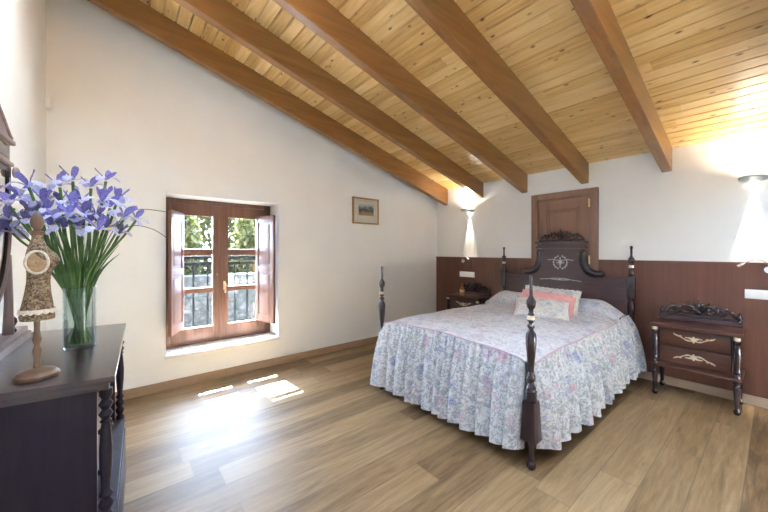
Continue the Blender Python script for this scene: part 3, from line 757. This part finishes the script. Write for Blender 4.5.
# ------------------------------------------------------------------ wall lights, switches, picture
def sconce(y, label):
    r = thing('wall_light', label, 'wall light', (XR, y, 1.985), group='wall lights over the wainscot')
    bm = B(); rows = []
    for i in range(9):
        ph = i/8*PI/2
        rr = math.cos(ph)*.95+.05; zz = -.040*math.sin(ph)
        rows.append([bm.verts.new((-.21*rr*math.sin(a), .092*rr*math.cos(a), zz)) for a in [PI*k/24 for k in range(25)]])
    for a, b_ in zip(rows, rows[1:]):
        for k in range(24): bm.faces.new((a[k], a[k+1], b_[k+1], b_[k]))
    rim = [bm.verts.new((-.202*math.sin(a), .086*math.cos(a), 0)) for a in [PI*k/24 for k in range(25)]]
    inn = [bm.verts.new((-.15*math.sin(a), .06*math.cos(a), -.03)) for a in [PI*k/24 for k in range(25)]]
    for k in range(24):
        bm.faces.new((rows[0][k], rows[0][k+1], rim[k+1], rim[k])); bm.faces.new((rim[k], rim[k+1], inn[k+1], inn[k]))
    link('shade', bm, M['alu'], r, smooth=50)
    link('lower_slot', lathe(B(), [(.010, -.060), (.012, -.052), (.012, -.046)], -.024, 0, 12, 1, 1.6), M['lamp'], r)
    link('lamp_bulb', tube(B(), [(-.045, -.05, -.012), (-.045, .05, -.012)], .008, 8), M['lamp'], r)
    for nm, loc, rot, size, en, rad, bl in (('uplight', (-.11, 0, .02), (PI, 0, 0), 155, 9, .05, .9), ('downlight', (-.022, 0, -.066), (0, 0, 0), 26, 34, .006, .15)):
        ld = bpy.data.lights.new(nm, 'SPOT'); ld.energy = en; ld.color = (1, .90, .74); ld.spot_size = math.radians(size); ld.spot_blend = bl; ld.shadow_soft_size = rad
        lo = bpy.data.objects.new(nm, ld); COL.objects.link(lo); lo.parent = r; lo.location = loc
        lo.rotation_euler = (PI, 0, 0) if nm == 'uplight' else (0, math.radians(-3), 0)
    return r
sconce(.135, 'aluminium wall light above the right nightstand')
sconce(3.09, 'aluminium wall light in the far corner by the picture wall')
def reader(y, dy, label):
    r = thing('reading_lamp', label, 'reading lamp', (XR-.03, y, 1.185), group='bendy reading lamps on the wainscot')
    b_ = B(); tube(b_, [(.008, 0, 0), (-.012, 0, 0)], [.034, .030], 18)
    link('base', b_, M['chrome'], r)
    pts = bez((-.01, 0, 0), (-.10, dy*.05, .11), (-.10, dy*.5, .10), (-.07, dy*.86, .055), 14)
    link('arm', tube(B(), pts, .004, 8), M['chrome'], r)
    p = Vector(pts[-1]); link('head', tube(B(), [p, p+Vector((0, dy*.10, -.014)), p+Vector((0, dy*.25, -.030))], [.007, .013, .012], 12), M['chrome'], r)
reader(.045, .16, 'chrome reading lamp with thin arm above the white switch panel')
reader(3.19, -.14, 'chrome reading lamp above the far nightstand')
def switch(y0, y1, z0, z1, n, label):
    r = thing('switch_plate', label, 'switch', (XR-.022, (y0+y1)/2, (z0+z1)/2), group='switch plates on the wainscot')
    hw, hh = (y1-y0)/2, (z1-z0)/2
    link('plate', box(B(), -.010, 0, -hw, hw, -hh, hh, .003), M['white'], r)
    for k in range(n):
        w = 2*hw/n; a = -hw+k*w
        link('rocker', box(B(), -.014, -.0105, a+.012, a+w-.012, -hh+.018, hh-.018, .002), M['white'], r)
switch(-.16, .185, .930, 1.010, 4, 'wide white switch panel right of the right nightstand')
switch(2.985, 3.265, .930, 1.015, 3, 'white switch plate above the far nightstand')
pic = thing('picture', 'small wood framed landscape print on the window wall', 'picture', (2.755, YB, 1.915))
bm = B(); hw, hh, fw = .230, .187, .020
box(bm, -hw, -hw+fw, -.028, 0, -hh, hh, .002); box(bm, hw-fw, hw, -.028, 0, -hh, hh, .002); box(bm, -hw+fw, hw-fw, -.028, 0, hh-fw, hh, .002); box(bm, -hw+fw, hw-fw, -.028, 0, -hh, -hh+fw, .002)
link('frame', bm, M['gilt'], pic)
bm = B(); box(bm, -hw+fw, hw-fw, -.010, -.002, -hh+fw, hh-fw); link('mount', bm, M['mat'], pic, smooth=0)
o = link('print', box(B(), -.125, .14, -.0125, -.0105, -.075, .085), M['printed'], pic, smooth=0); o.location = (0, 0, .01)
link('glass', box(B(), -hw+fw-.002, hw-fw+.002, -.019, -.017, -hh+fw-.002, hh-fw+.002), M['pane'], pic, smooth=0)
sen = thing('motion_sensor', 'small white motion sensor high in the left corner', 'sensor', (XL+.02, YB-.02, 2.55), -PI/4)
bm = B(); prism(bm, [(-.028, .012), (.028, .012), (.028, -.018), (.012, -.034), (-.012, -.034), (-.028, -.018)], 'z', -.055, .05, .004)
link('body', bm, M['white'], sen)
bm = B(); ball(bm, (0, -.03, -.01), .018, .012, .028); link('lens', bm, M['white'], sen)

# ------------------------------------------------------------------ dresser (front edge runs 2.6 degrees off the wall)
DR = math.radians(-2.6); TZ = .93
dr = thing('dresser', 'dark wood dresser with turned front columns under the irises', 'dresser', (-.006, 1.41, 0), DR)
DL, DD = .995, .40
def shear(o):
    for v in o.data.vertices: v.co.y += -v.co.x*(.10 - .04*v.co.y)
    return o          # length (local y), depth (local -x)
bm = B(); box(bm, -DD, .0, 0, DL, TZ-.022, TZ, .006); box(bm, -DD+.005, -.016, .014, DL-.014, TZ-.048, TZ-.022, .008)
shear(link('top', bm, M['dresser_top'], dr))
bm = B(); box(bm, -DD+.01, -.048, .025, .05, .40, TZ-.048); box(bm, -DD+.01, -.048, DL-.05, DL-.025, .40, TZ-.048); box(bm, -DD+.01, -DD+.03, .055, DL-.055, .40, TZ-.048)
shear(link('body', bm, M['dresser'], dr))
for k, (z0, z1) in enumerate(((.405, .555), (.56, .715), (.72, .88))):
    d = link('drawer', box(B(), -.36, -.075, .06, DL-.06, z0, z1, .004), M['dresser'], dr)
    for yy in (.28, .715): link('knob', lathe(B(), [(.006, 0), (.007, .01), (.015, .018), (.013, .028), (.004, .032)], 0, 0, 14), M['mahog'], d)
for d in dr.children:
    if d.name.startswith('drawer'):
        zz = sum(v.co.z for v in d.data.vertices)/len(d.data.vertices)
        for q, kk in enumerate(d.children): kk.location = (-.075, (.28, .715)[q], zz); kk.rotation_euler = (0, PI/2, 0)
bm = B(); box(bm, -DD+.01, -.012, .02, DL-.02, .06, .375); box(bm, -DD+.005, -.004, .012, DL-.012, .375, .40, .005); box(bm, -DD+.005, -.006, .014, DL-.014, 0, .06, .004)
link('base_cabinet', bm, M['dresser'], dr)
link('base_drawer', box(B(), -.05, .0, .06, DL-.06, .09, .35, .005), M['dresser'], dr)
COLP = [(.024, .40), (.024, .415), (.016, .425), (.026, .442), (.027, .452), (.016, .468), (.026, .484), (.027, .494), (.016, .51), (.026, .524), (.016, .54), (.017, .56), (.023, .62), (.024, .68), (.019, .74), (.015, .765), (.022, .772), (.015, .78), (.026, .796), (.015, .812), (.027, .83), (.015, .846), (.025, .862), (.024, .882)]
for yy in (.040, DL-.040): link('column', lathe(B(), [(r*.76, z) for r, z in COLP], -.026, yy, 18), M['dresser'], dr)
# dressing mirror standing at the back of the dresser top
mr = thing('dressing_mirror', 'dark framed oval dressing mirror with carved crest at the left edge', 'mirror', (-.372, 1.85, TZ), DR)
bm = B(); box(bm, -.045, .03, -.43, .46, 0, .035, .008); box(bm, -.035, .02, -.42, .45, .035, .06, .008)
link('base', bm, M['frame_pink'], mr)
def shield(s, n=40):
    """closed mirror outline: straight upper sides, rounded bottom; y,z"""
    hw = .235*s; pts = []
    for k in range(n+1):
        a = -PI*k/n
        pts.append((hw*math.cos(a), .545+(.39*s)*math.sin(a)))
    return [(hw, .745)] + pts + [(-hw, .745)]
bm = B(); o_, i_ = shield(1.0), shield(.90); i_[0] = (i_[0][0], .72); i_[-1] = (i_[-1][0], .72)
ring = []
for x in (-.012, .010):
    ring.append(([bm.verts.new((x, *p)) for p in o_], [bm.verts.new((x, *p)) for p in i_]))
n = len(o_)
for k in range(n):
    j = (k+1) % n
    (oa, ia), (ob, ib) = ring
    for q in ((oa[k], oa[j], ia[j], ia[k]), (ob[k], ob[j], ib[j], ib[k]), (oa[k], oa[j], ob[j], ob[k]), (ia[k], ia[j], ib[j], ib[k])): bm.faces.new(q)
bmesh.ops.recalc_face_normals(bm, faces=bm.faces[:])
fr = link('mirror_frame', bm, M['mahog'], mr)
fr.location = (0, 0, .03)
bm = B(); tube(bm, [(.010, p[0], p[1]) for p in shield(.985)[1:-1]], .005, 8); tube(bm, [(.010, p[0], p[1]) for p in shield(.915)[1:-1]], .004, 8)
link('frame_moulding', bm, M['frame_pink'], fr)
bm = B(); prism(bm, i_, 'x', -.004, .004); link('mirror_glass', bm, M['mirror'], fr, smooth=0)
bm = B(); prism(bm, o_, 'x', -.024, -.012); link('backing', bm, M['mahog'], fr, smooth=0)
for s in (-1, 1):
    bm = B(); tube(bm, [(0, s*.245, .05), (0, s*.25, .2), (0, s*.235, .40)], [.018, .014, .012], 10)
    link('support', bm, M['frame_pink'], mr)
    bm = B(); lathe(bm, [(.014, .06), (.018, .07), (.010, .085), (.019, .105), (.017, .12), (.006, .135), (.003, .15)], 0, s*.25 if s < 0 else .285, 14)
    link('finial', bm, M['mahog'], mr)
bm = B(); box(bm, -.03, .022, -.225, .225, .775, .79, .004); box(bm, -.026, .016, -.195, .195, .79, .862, .004); box(bm, -.035, .030, -.21, .21, .862, .88, .006)
prism(bm, [(-.20, .88), (.20, .88), (.17, .90), (.10, .945), (0, .985), (-.10, .945), (-.17, .90)], 'x', -.028, .02, .004)
for s in (-1, 1):
    tube(bm, [(.018, s*p[0], p[1]) for p in bez((.19, .89), (.14, .90), (.10, .95), (0, .985))], .009, 8)
    tube(bm, [(.02, s*p[0], p[1]) for p in spiral(.255, .755, .022, .005, 0, 1.3)], .009, 8)
cp = link('crest', bm, M['frame_pink'], mr)
o = link('carved_finial', carve(.10, .14), M['frame_pink'], cp); o.location = (0, 0, .96)
link('crest_panel', box(B(), .0155, .019, -.165, .165, .80, .852, .001), M['mahog'], cp)

# ------------------------------------------------------------------ dress form
df = thing('dress_form', 'small vintage dress form on turned wooden stand on the dresser', 'mannequin', (-.205, 1.555, TZ), math.radians(7))
bm = B()
# rows: z, centre x, half depth (x, facing direction), half width (y)
S = .00333
rowsT = [(z, cx*.7, a*.70, b_*.70) for z, cx, a, b_ in [(.192, -.002, .062, .054), (.205, -.003, .064, .056), (.225, -.003, .060, .054), (.250, -.001, .054, .050), (.280, .000, .047, .043), (.315, .002, .042, .038), (.345, .004, .043, .039), (.372, .009, .054, .046), (.390, .013, .0595, .050), (.405, .010, .054, .051), (.425, .003, .040, .050), (.440, .000, .030, .040), (.452, .000, .0225, .026), (.468, .000, .020, .020), (.472, 0, .0195, .0195)]]
rings = []
for z, cx, a, b_ in rowsT:
    rr = []
    for k in range(32):
        an = 2*PI*k/32; ca, sa = math.cos(an), math.sin(an)
        bust = 1 + (.10 if .36 < z < .41 and ca > .6 else 0)
        back = .88 if ca < 0 else 1
        rr.append(bm.verts.new((cx + a*ca*back*bust, b_*sa, z)))
    rings.append(rr)
for a, b_ in zip(rings, rings[1:]):
    for k in range(32): bm.faces.new((a[k], a[(k+1)%32], b_[(k+1)%32], b_[k]))
bm.faces.new(rings[0][::-1]); bm.faces.new(rings[-1])
torso = link('torso', bm, M['print'], df, smooth=60)
bm = B(); lathe(bm, [(r*.72, z) for r, z in [(.020, .470), (.024, .474), (.024, .482), (.012, .487), (.012, .490), (.020, .500), (.0225, .514), (.020, .528), (.012, .540), (.004, .545)]], 0, 0, 20)
link('neck_knob', bm, M['stand_wood'], df)
for q in (-1, 1):
    bm = B(); tube(bm, [(.026*math.cos(2*PI*k/28), q*.0335, .382 + .036*math.sin(2*PI*k/28)) for k in range(29)], .0038, 8)
    link('armhole_lace', bm, M['lace'], torso)
    bm = B(); ball(bm, (0, q*.031, .382), .024, .005, .034, 20, 8); ball(bm, (0, q*.036, .382), .0045, .003, .006, 10, 6)
    link('armhole_disc', bm, M['linen'], torso)
bm = B(); N = 64
lo, hi = [], []
for k in range(N):
    an = 2*PI*k/N; q = 1.05; sc_ = .006*(.5+.5*math.sin(16*an))
    ca, sa = math.cos(an), math.sin(an); bk = .88 if ca < 0 else 1
    hi.append(bm.verts.new((-.0015+.0445*q*ca*bk, .0395*q*sa, .228))); lo.append(bm.verts.new((-.0015+.0465*q*ca*bk, .0415*q*sa, .217-sc_)))
for k in range(N): bm.faces.new((hi[k], hi[(k+1)%N], lo[(k+1)%N], lo[k]))
link('hem_lace', bm, M['lace'], torso)
bm = B(); lathe(bm, [(r*.75, z) for r, z in [(.014, .030), (.012, .04), (.010, .06), (.0135, .075), (.016, .09), (.011, .102), (.009, .11), (.014, .118), (.016, .128), (.012, .14), (.0095, .16), (.0105, .193)]], 0, 0, 18)
link('pole', bm, M['stand_wood'], df)
bm = B(); lathe(bm, [(.052, 0), (.055, .006), (.054, .014), (.047, .020), (.045, .024), (.028, .030), (.012, .034)], 0, 0, 40)
link('stand_base', bm, M['stand_wood'], df)

# ------------------------------------------------------------------ vase and irises
VX, VY, VR, VH = -.125, 1.915, .054, .263
vase = thing('vase', 'tall clear glass cylinder vase on the dresser holding the irises', 'vase', (VX, VY, TZ))
bm = B(); lathe(bm, [(.0, .012), (VR-.006, .012), (VR-.0035, .018), (VR-.0035, VH-.002), (VR-.0015, VH), (VR, VH-.002), (VR, .006), (VR-.006, 0), (.0, 0)], 0, 0, 40, cap=False)
link('glass', bm, M['vase'], vase)
link('water', lathe(B(), [(VR-.0045, .014), (VR-.0045, .19)], 0, 0, 36), M['water'], vase)
CF = math.radians(50.55); FW = Vector((math.cos(CF), math.sin(CF), 0)); RT = Vector((math.sin(CF), -math.cos(CF), 0))
def petal(length, width, n=9, m=6, kind='fall'):
    bm = B(); g = []
    for i in range(n+1):
        s = i/n
        w = width*(.22 + 1.5*s**1.1*(1-s)**.45) if kind == 'fall' else width*(.25+1.9*s*(1-s)**.6)
        if i == n: w = width*.12
        row = []
        for j in range(m+1):
            q = -1+2*j/m
            if kind == 'fall':
                y = length*s; z = .35*length*math.sin(min(1, s*1.25)*PI*.5) - length*.75*max(0, s-.35)**1.6 + .004*math.sin(q*6+s*5)*s
                z += -.10*width*q*q
            else:
                y = length*s*.55; z = length*s*.95 - .1*length*s*s + .25*width*q*q + .003*math.sin(q*5+s*7)
            row.append(bm.verts.new((q*w, y, z)))
        g.append(row)
    for a, b_ in zip(g, g[1:]):
        for k in range(m): bm.faces.new((a[k], a[k+1], b_[k+1], b_[k]))
    me = bpy.data.meshes.new('petal'); bm.to_mesh(me); bm.free()
    me.materials.append(M['fall'] if kind == 'fall' else M['standard'])
    for p in me.polygons: p.use_smooth = True
    return me
PF = [petal(.068, .022), petal(.060, .020)]; PS = [petal(.066, .0150, kind='st'), petal(.058, .0135, kind='st')]
HEADS = [((29, 186), 1.30, 'iris standing out highest on the left, before the white wall'), ((10, 205), 1.28, 'iris leaning far left across the mirror frame'), ((20, 196), 1.36, 'iris just left of the high left bloom'), ((60, 186), 1.34, 'iris high left of centre with two spread petals'), ((73, 180), 1.36, 'iris with the tallest upright petal in the bunch'), ((91, 187), 1.38, 'pale iris right of centre near the top'), ((106, 180), 1.40, 'iris topmost on the right side of the bunch'), ((102, 202), 1.33, 'iris below the topmost right bloom'), ((110, 207), 1.38, None), ((117, 200), 1.42, 'iris on the upper right shoulder of the bunch'), ((124, 217), 1.40, 'iris on the right with thin curled petals'), ((136, 219), 1.44, 'iris reaching furthest right in the bunch'), ((107, 229), 1.36, None), ((119, 234), 1.42, 'iris hanging lowest on the right'), ((47, 212), 1.28, None), ((35, 214), 1.33, None), ((57, 219), 1.25, None), ((70, 215), 1.26, None), ((78, 229), 1.29, None), ((90, 222), 1.31, None), ((61, 203), 1.36, None), ((80, 205), 1.40, None), ((9, 219), 1.33, 'iris low on the far left in front of the mirror'), ((13, 232), 1.36, 'iris lowest on the far left beside the mirror'), ((27, 222), 1.30, None), ((44, 203), 1.34, None), ((52, 226), 1.24, None), ((64, 228), 1.27, None), ((84, 214), 1.30, None), ((97, 215), 1.33, None), ((72, 204), 1.31, None), ((41, 222), 1.36, None), ((98, 230), 1.29, None)]
rnd = random.Random(11)
def iris(head, label, i):
    base = Vector((VX, VY, TZ+.016)); h = Vector(head)
    r = thing('iris', label, 'flower', tuple(base), group='blue irises in the glass vase')
    hd = h-base; hor = Vector((hd.x, hd.y, 0)); hl = max(hor.length, 1e-4)
    # foot of the stem opposite to the lean, leaving the vase inside the rim
    ft = -hor/hl*rnd.uniform(.01, .04) + Vector((rnd.uniform(-.02, .02), rnd.uniform(-.02, .02), 0))
    if ft.length > .042: ft *= .042/ft.length
    rim = hor/hl*min(.040, hl*.35) + Vector((rnd.uniform(-.008, .008), rnd.uniform(-.008, .008), 0)); rim.z = VH-.016
    nb_ = hd - Vector((hor.x*.10, hor.y*.10, .05))
    pts = [ft]
    for k in range(1, 6): pts.append(ft.lerp(rim, k/5))
    c1_ = rim + (rim-ft).normalized()*.12
    for p in bez(tuple(rim), tuple(c1_), tuple(nb_.lerp(rim, .25)), tuple(hd-Vector((0, 0, .006))), 9)[1:]: pts.append(Vector(p))
    s_ = link('stem', tube(B(), pts, [.0042]*6+[.0042]*6+[.0048, .0052], 7), M['stem'], r)
    # one long blade hugging the stem
    bm = B(); L_, R_ = [], []
    tw = rnd.uniform(0, PI); nB = 12
    tipo = Vector((rnd.uniform(-.05, .05), rnd.uniform(-.05, .05), 0))
    cut = pts[2:11]
    for q, p in enumerate(cut):
        s = q/(len(cut)-1); w = .0075*(1-s**2.5)+.0006
        dv = Vector((math.cos(tw+s), math.sin(tw+s), 0))*w
        off = Vector((math.cos(tw), math.sin(tw), 0))*.006*0 + tipo*s*s
        L_.append(bm.verts.new(p+off-dv)); R_.append(bm.verts.new(p+off+dv))
    for q in range(len(cut)-1): bm.faces.new((L_[q], R_[q], R_[q+1], L_[q+1]))
    link('leaf_blade', bm, M['stem'], r)
    a0 = rnd.uniform(0, 2*PI); sc_ = rnd.uniform(.82, 1.08)
    lean = Matrix.Rotation(min(.6, hl*1.6), 4, Vector((-hor.y, hor.x, 0)).normalized() if hl > .01 else Vector((1, 0, 0)))
    for k in range(3):
        for nm, ms, da in (('fall_petal', PF, 0), ('standard_petal', PS, PI/3)):
            o = bpy.data.objects.new(nm, ms[(i+k) % 2]); COL.objects.link(o); o.parent = r
            m = Matrix.Translation(hd) @ lean @ Matrix.Rotation(a0+da+k*2*PI/3+rnd.uniform(-.15, .15), 4, 'Z') @ Matrix.Rotation(rnd.uniform(-.3, .2), 4, 'X') @ Matrix.Diagonal((sc_, sc_, sc_, 1))
            o.matrix_local = m
for i, ((u, v), d, lab) in enumerate(HEADS):
    p = (FW + RT*((u-384)/324))*d; p.z = 1.35 + d*(250.5-v)/324
    iris(p, 'blue ' + lab if lab else 'blue iris in the crowded middle of the bunch', i)
for k, (path, lab) in enumerate((([(96, 288), (108, 240), (131, 211), (168, 212)], 'thin dry grass blade arching level before the window'), ([(94, 288), (112, 240), (131, 226), (152, 229), (167, 238)], 'thin dry grass blade drooping lower before the window'))):
    pts = []
    for q, (u, v) in enumerate(path):
        d = 1.37+.03*q; p = (FW + RT*((u-384)/324))*d; p.z = 1.35 + d*(250.5-v)/324; pts.append(p)
    base = Vector((VX+.01, VY-.01, TZ+.05)); pts = [base] + [pts[0]*.2 + Vector((VX+.03, VY, TZ+VH))*.8] + pts[1:]
    # smooth
    sm = []
    for a, b_ in zip(pts, pts[1:]):
        pass
    P = [pts[0]] + pts + [pts[-1]]
    for q in range(1, len(P)-2):
        for e in range(6):
            s = e/6; a, b_, c_, d_ = P[q-1], P[q], P[q+1], P[q+2]
            sm.append(.5*((2*b_) + (c_-a)*s + (2*a-5*b_+4*c_-d_)*s*s + (3*b_-a-3*c_+d_)*s**3))
    sm.append(P[-1])
    o = link('grass_blade', tube(B(), sm, [.0016]*(len(sm)-1)+[.0005], 5), M['twig'])
    tag(o, lab, 'grass', 'dry grass blades in the vase')

# ------------------------------------------------------------------ light
w = bpy.data.worlds.new('World'); sc.world = w; w.use_nodes = True
nt = w.node_tree; nt.nodes.clear()
wo = nt.nodes.new('ShaderNodeOutputWorld'); bg = nt.nodes.new('ShaderNodeBackground')
tc = nt.nodes.new('ShaderNodeTexCoord'); sp = nt.nodes.new('ShaderNodeSeparateXYZ'); nt.links.new(tc.outputs['Generated'], sp.inputs[0])
rp = nt.nodes.new('ShaderNodeValToRGB'); mm = nt.nodes.new('ShaderNodeMath'); mm.operation = 'MULTIPLY_ADD'; mm.inputs[1].default_value = .5; mm.inputs[2].default_value = .5
nt.links.new(sp.outputs[1], mm.inputs[0]); nt.links.new(mm.outputs[0], rp.inputs[0])
rp.color_ramp.elements[0].position = .25; rp.color_ramp.elements[0].color = (.84, .95, 1.10, 1)
rp.color_ramp.elements[1].position = .75; rp.color_ramp.elements[1].color = (4.3, 5.6, 7.6, 1)
WS = 4.0
bg.inputs[1].default_value = WS
nt.links.new(rp.outputs[0], bg.inputs[0]); nt.links.new(bg.outputs[0], wo.inputs[0])
sd = bpy.data.lights.new('sun', 'SUN'); sd.energy = 150; sd.angle = math.radians(.55); sd.color = (.88, .96, 1.0)
so = bpy.data.objects.new('sun', sd); COL.objects.link(so)
so.rotation_euler = Vector((.075, -1, -1.18)).to_track_quat('-Z', 'Y').to_euler(); so.location = (0, 12, 12)
def portal(name, x0, x1, y, z0, z1, rx):
    ld = bpy.data.lights.new(name, 'AREA'); ld.shape = 'RECTANGLE'; ld.size = x1-x0; ld.size_y = z1-z0; ld.cycles.is_portal = True
    o = bpy.data.objects.new(name, ld); COL.objects.link(o); o.location = ((x0+x1)/2, y, (z0+z1)/2); o.rotation_euler = (rx, 0, 0)
portal('window_portal', OX0, OX1, YB+WT+.01, OZ0, OZ1, -PI/2)
for x0, x1, y0, y1 in SKY:  # portals for the added roof lights
    ld = bpy.data.lights.new('added_skylight_portal', 'AREA'); ld.shape = 'RECTANGLE'; ld.size = x1-x0; ld.size_y = y1-y0; ld.cycles.is_portal = True
    o = bpy.data.objects.new('added_skylight_portal', ld); COL.objects.link(o); o.location = ((x0+x1)/2, (y0+y1)/2, zc((x0+x1)/2)+.14); o.rotation_euler = (0, math.atan(SL), 0)

# ------------------------------------------------------------------ camera
cd = bpy.data.cameras.new('camera'); cam = bpy.data.objects.new('camera', cd); COL.objects.link(cam)
cd.sensor_width = 36; cd.lens = 324/768*36; cd.shift_y = -5.5/768; cd.clip_start = .02
cam.location = (0, 0, 1.35); cam.rotation_euler = (PI/2, 0, CF-PI/2)
sc.camera = cam
sc.view_settings.view_transform = 'Standard'; sc.view_settings.look = 'None'; sc.view_settings.gamma = 1; sc.view_settings.exposure = 1.84
try: sc.view_settings.use_curve_mapping = False
except Exception: pass
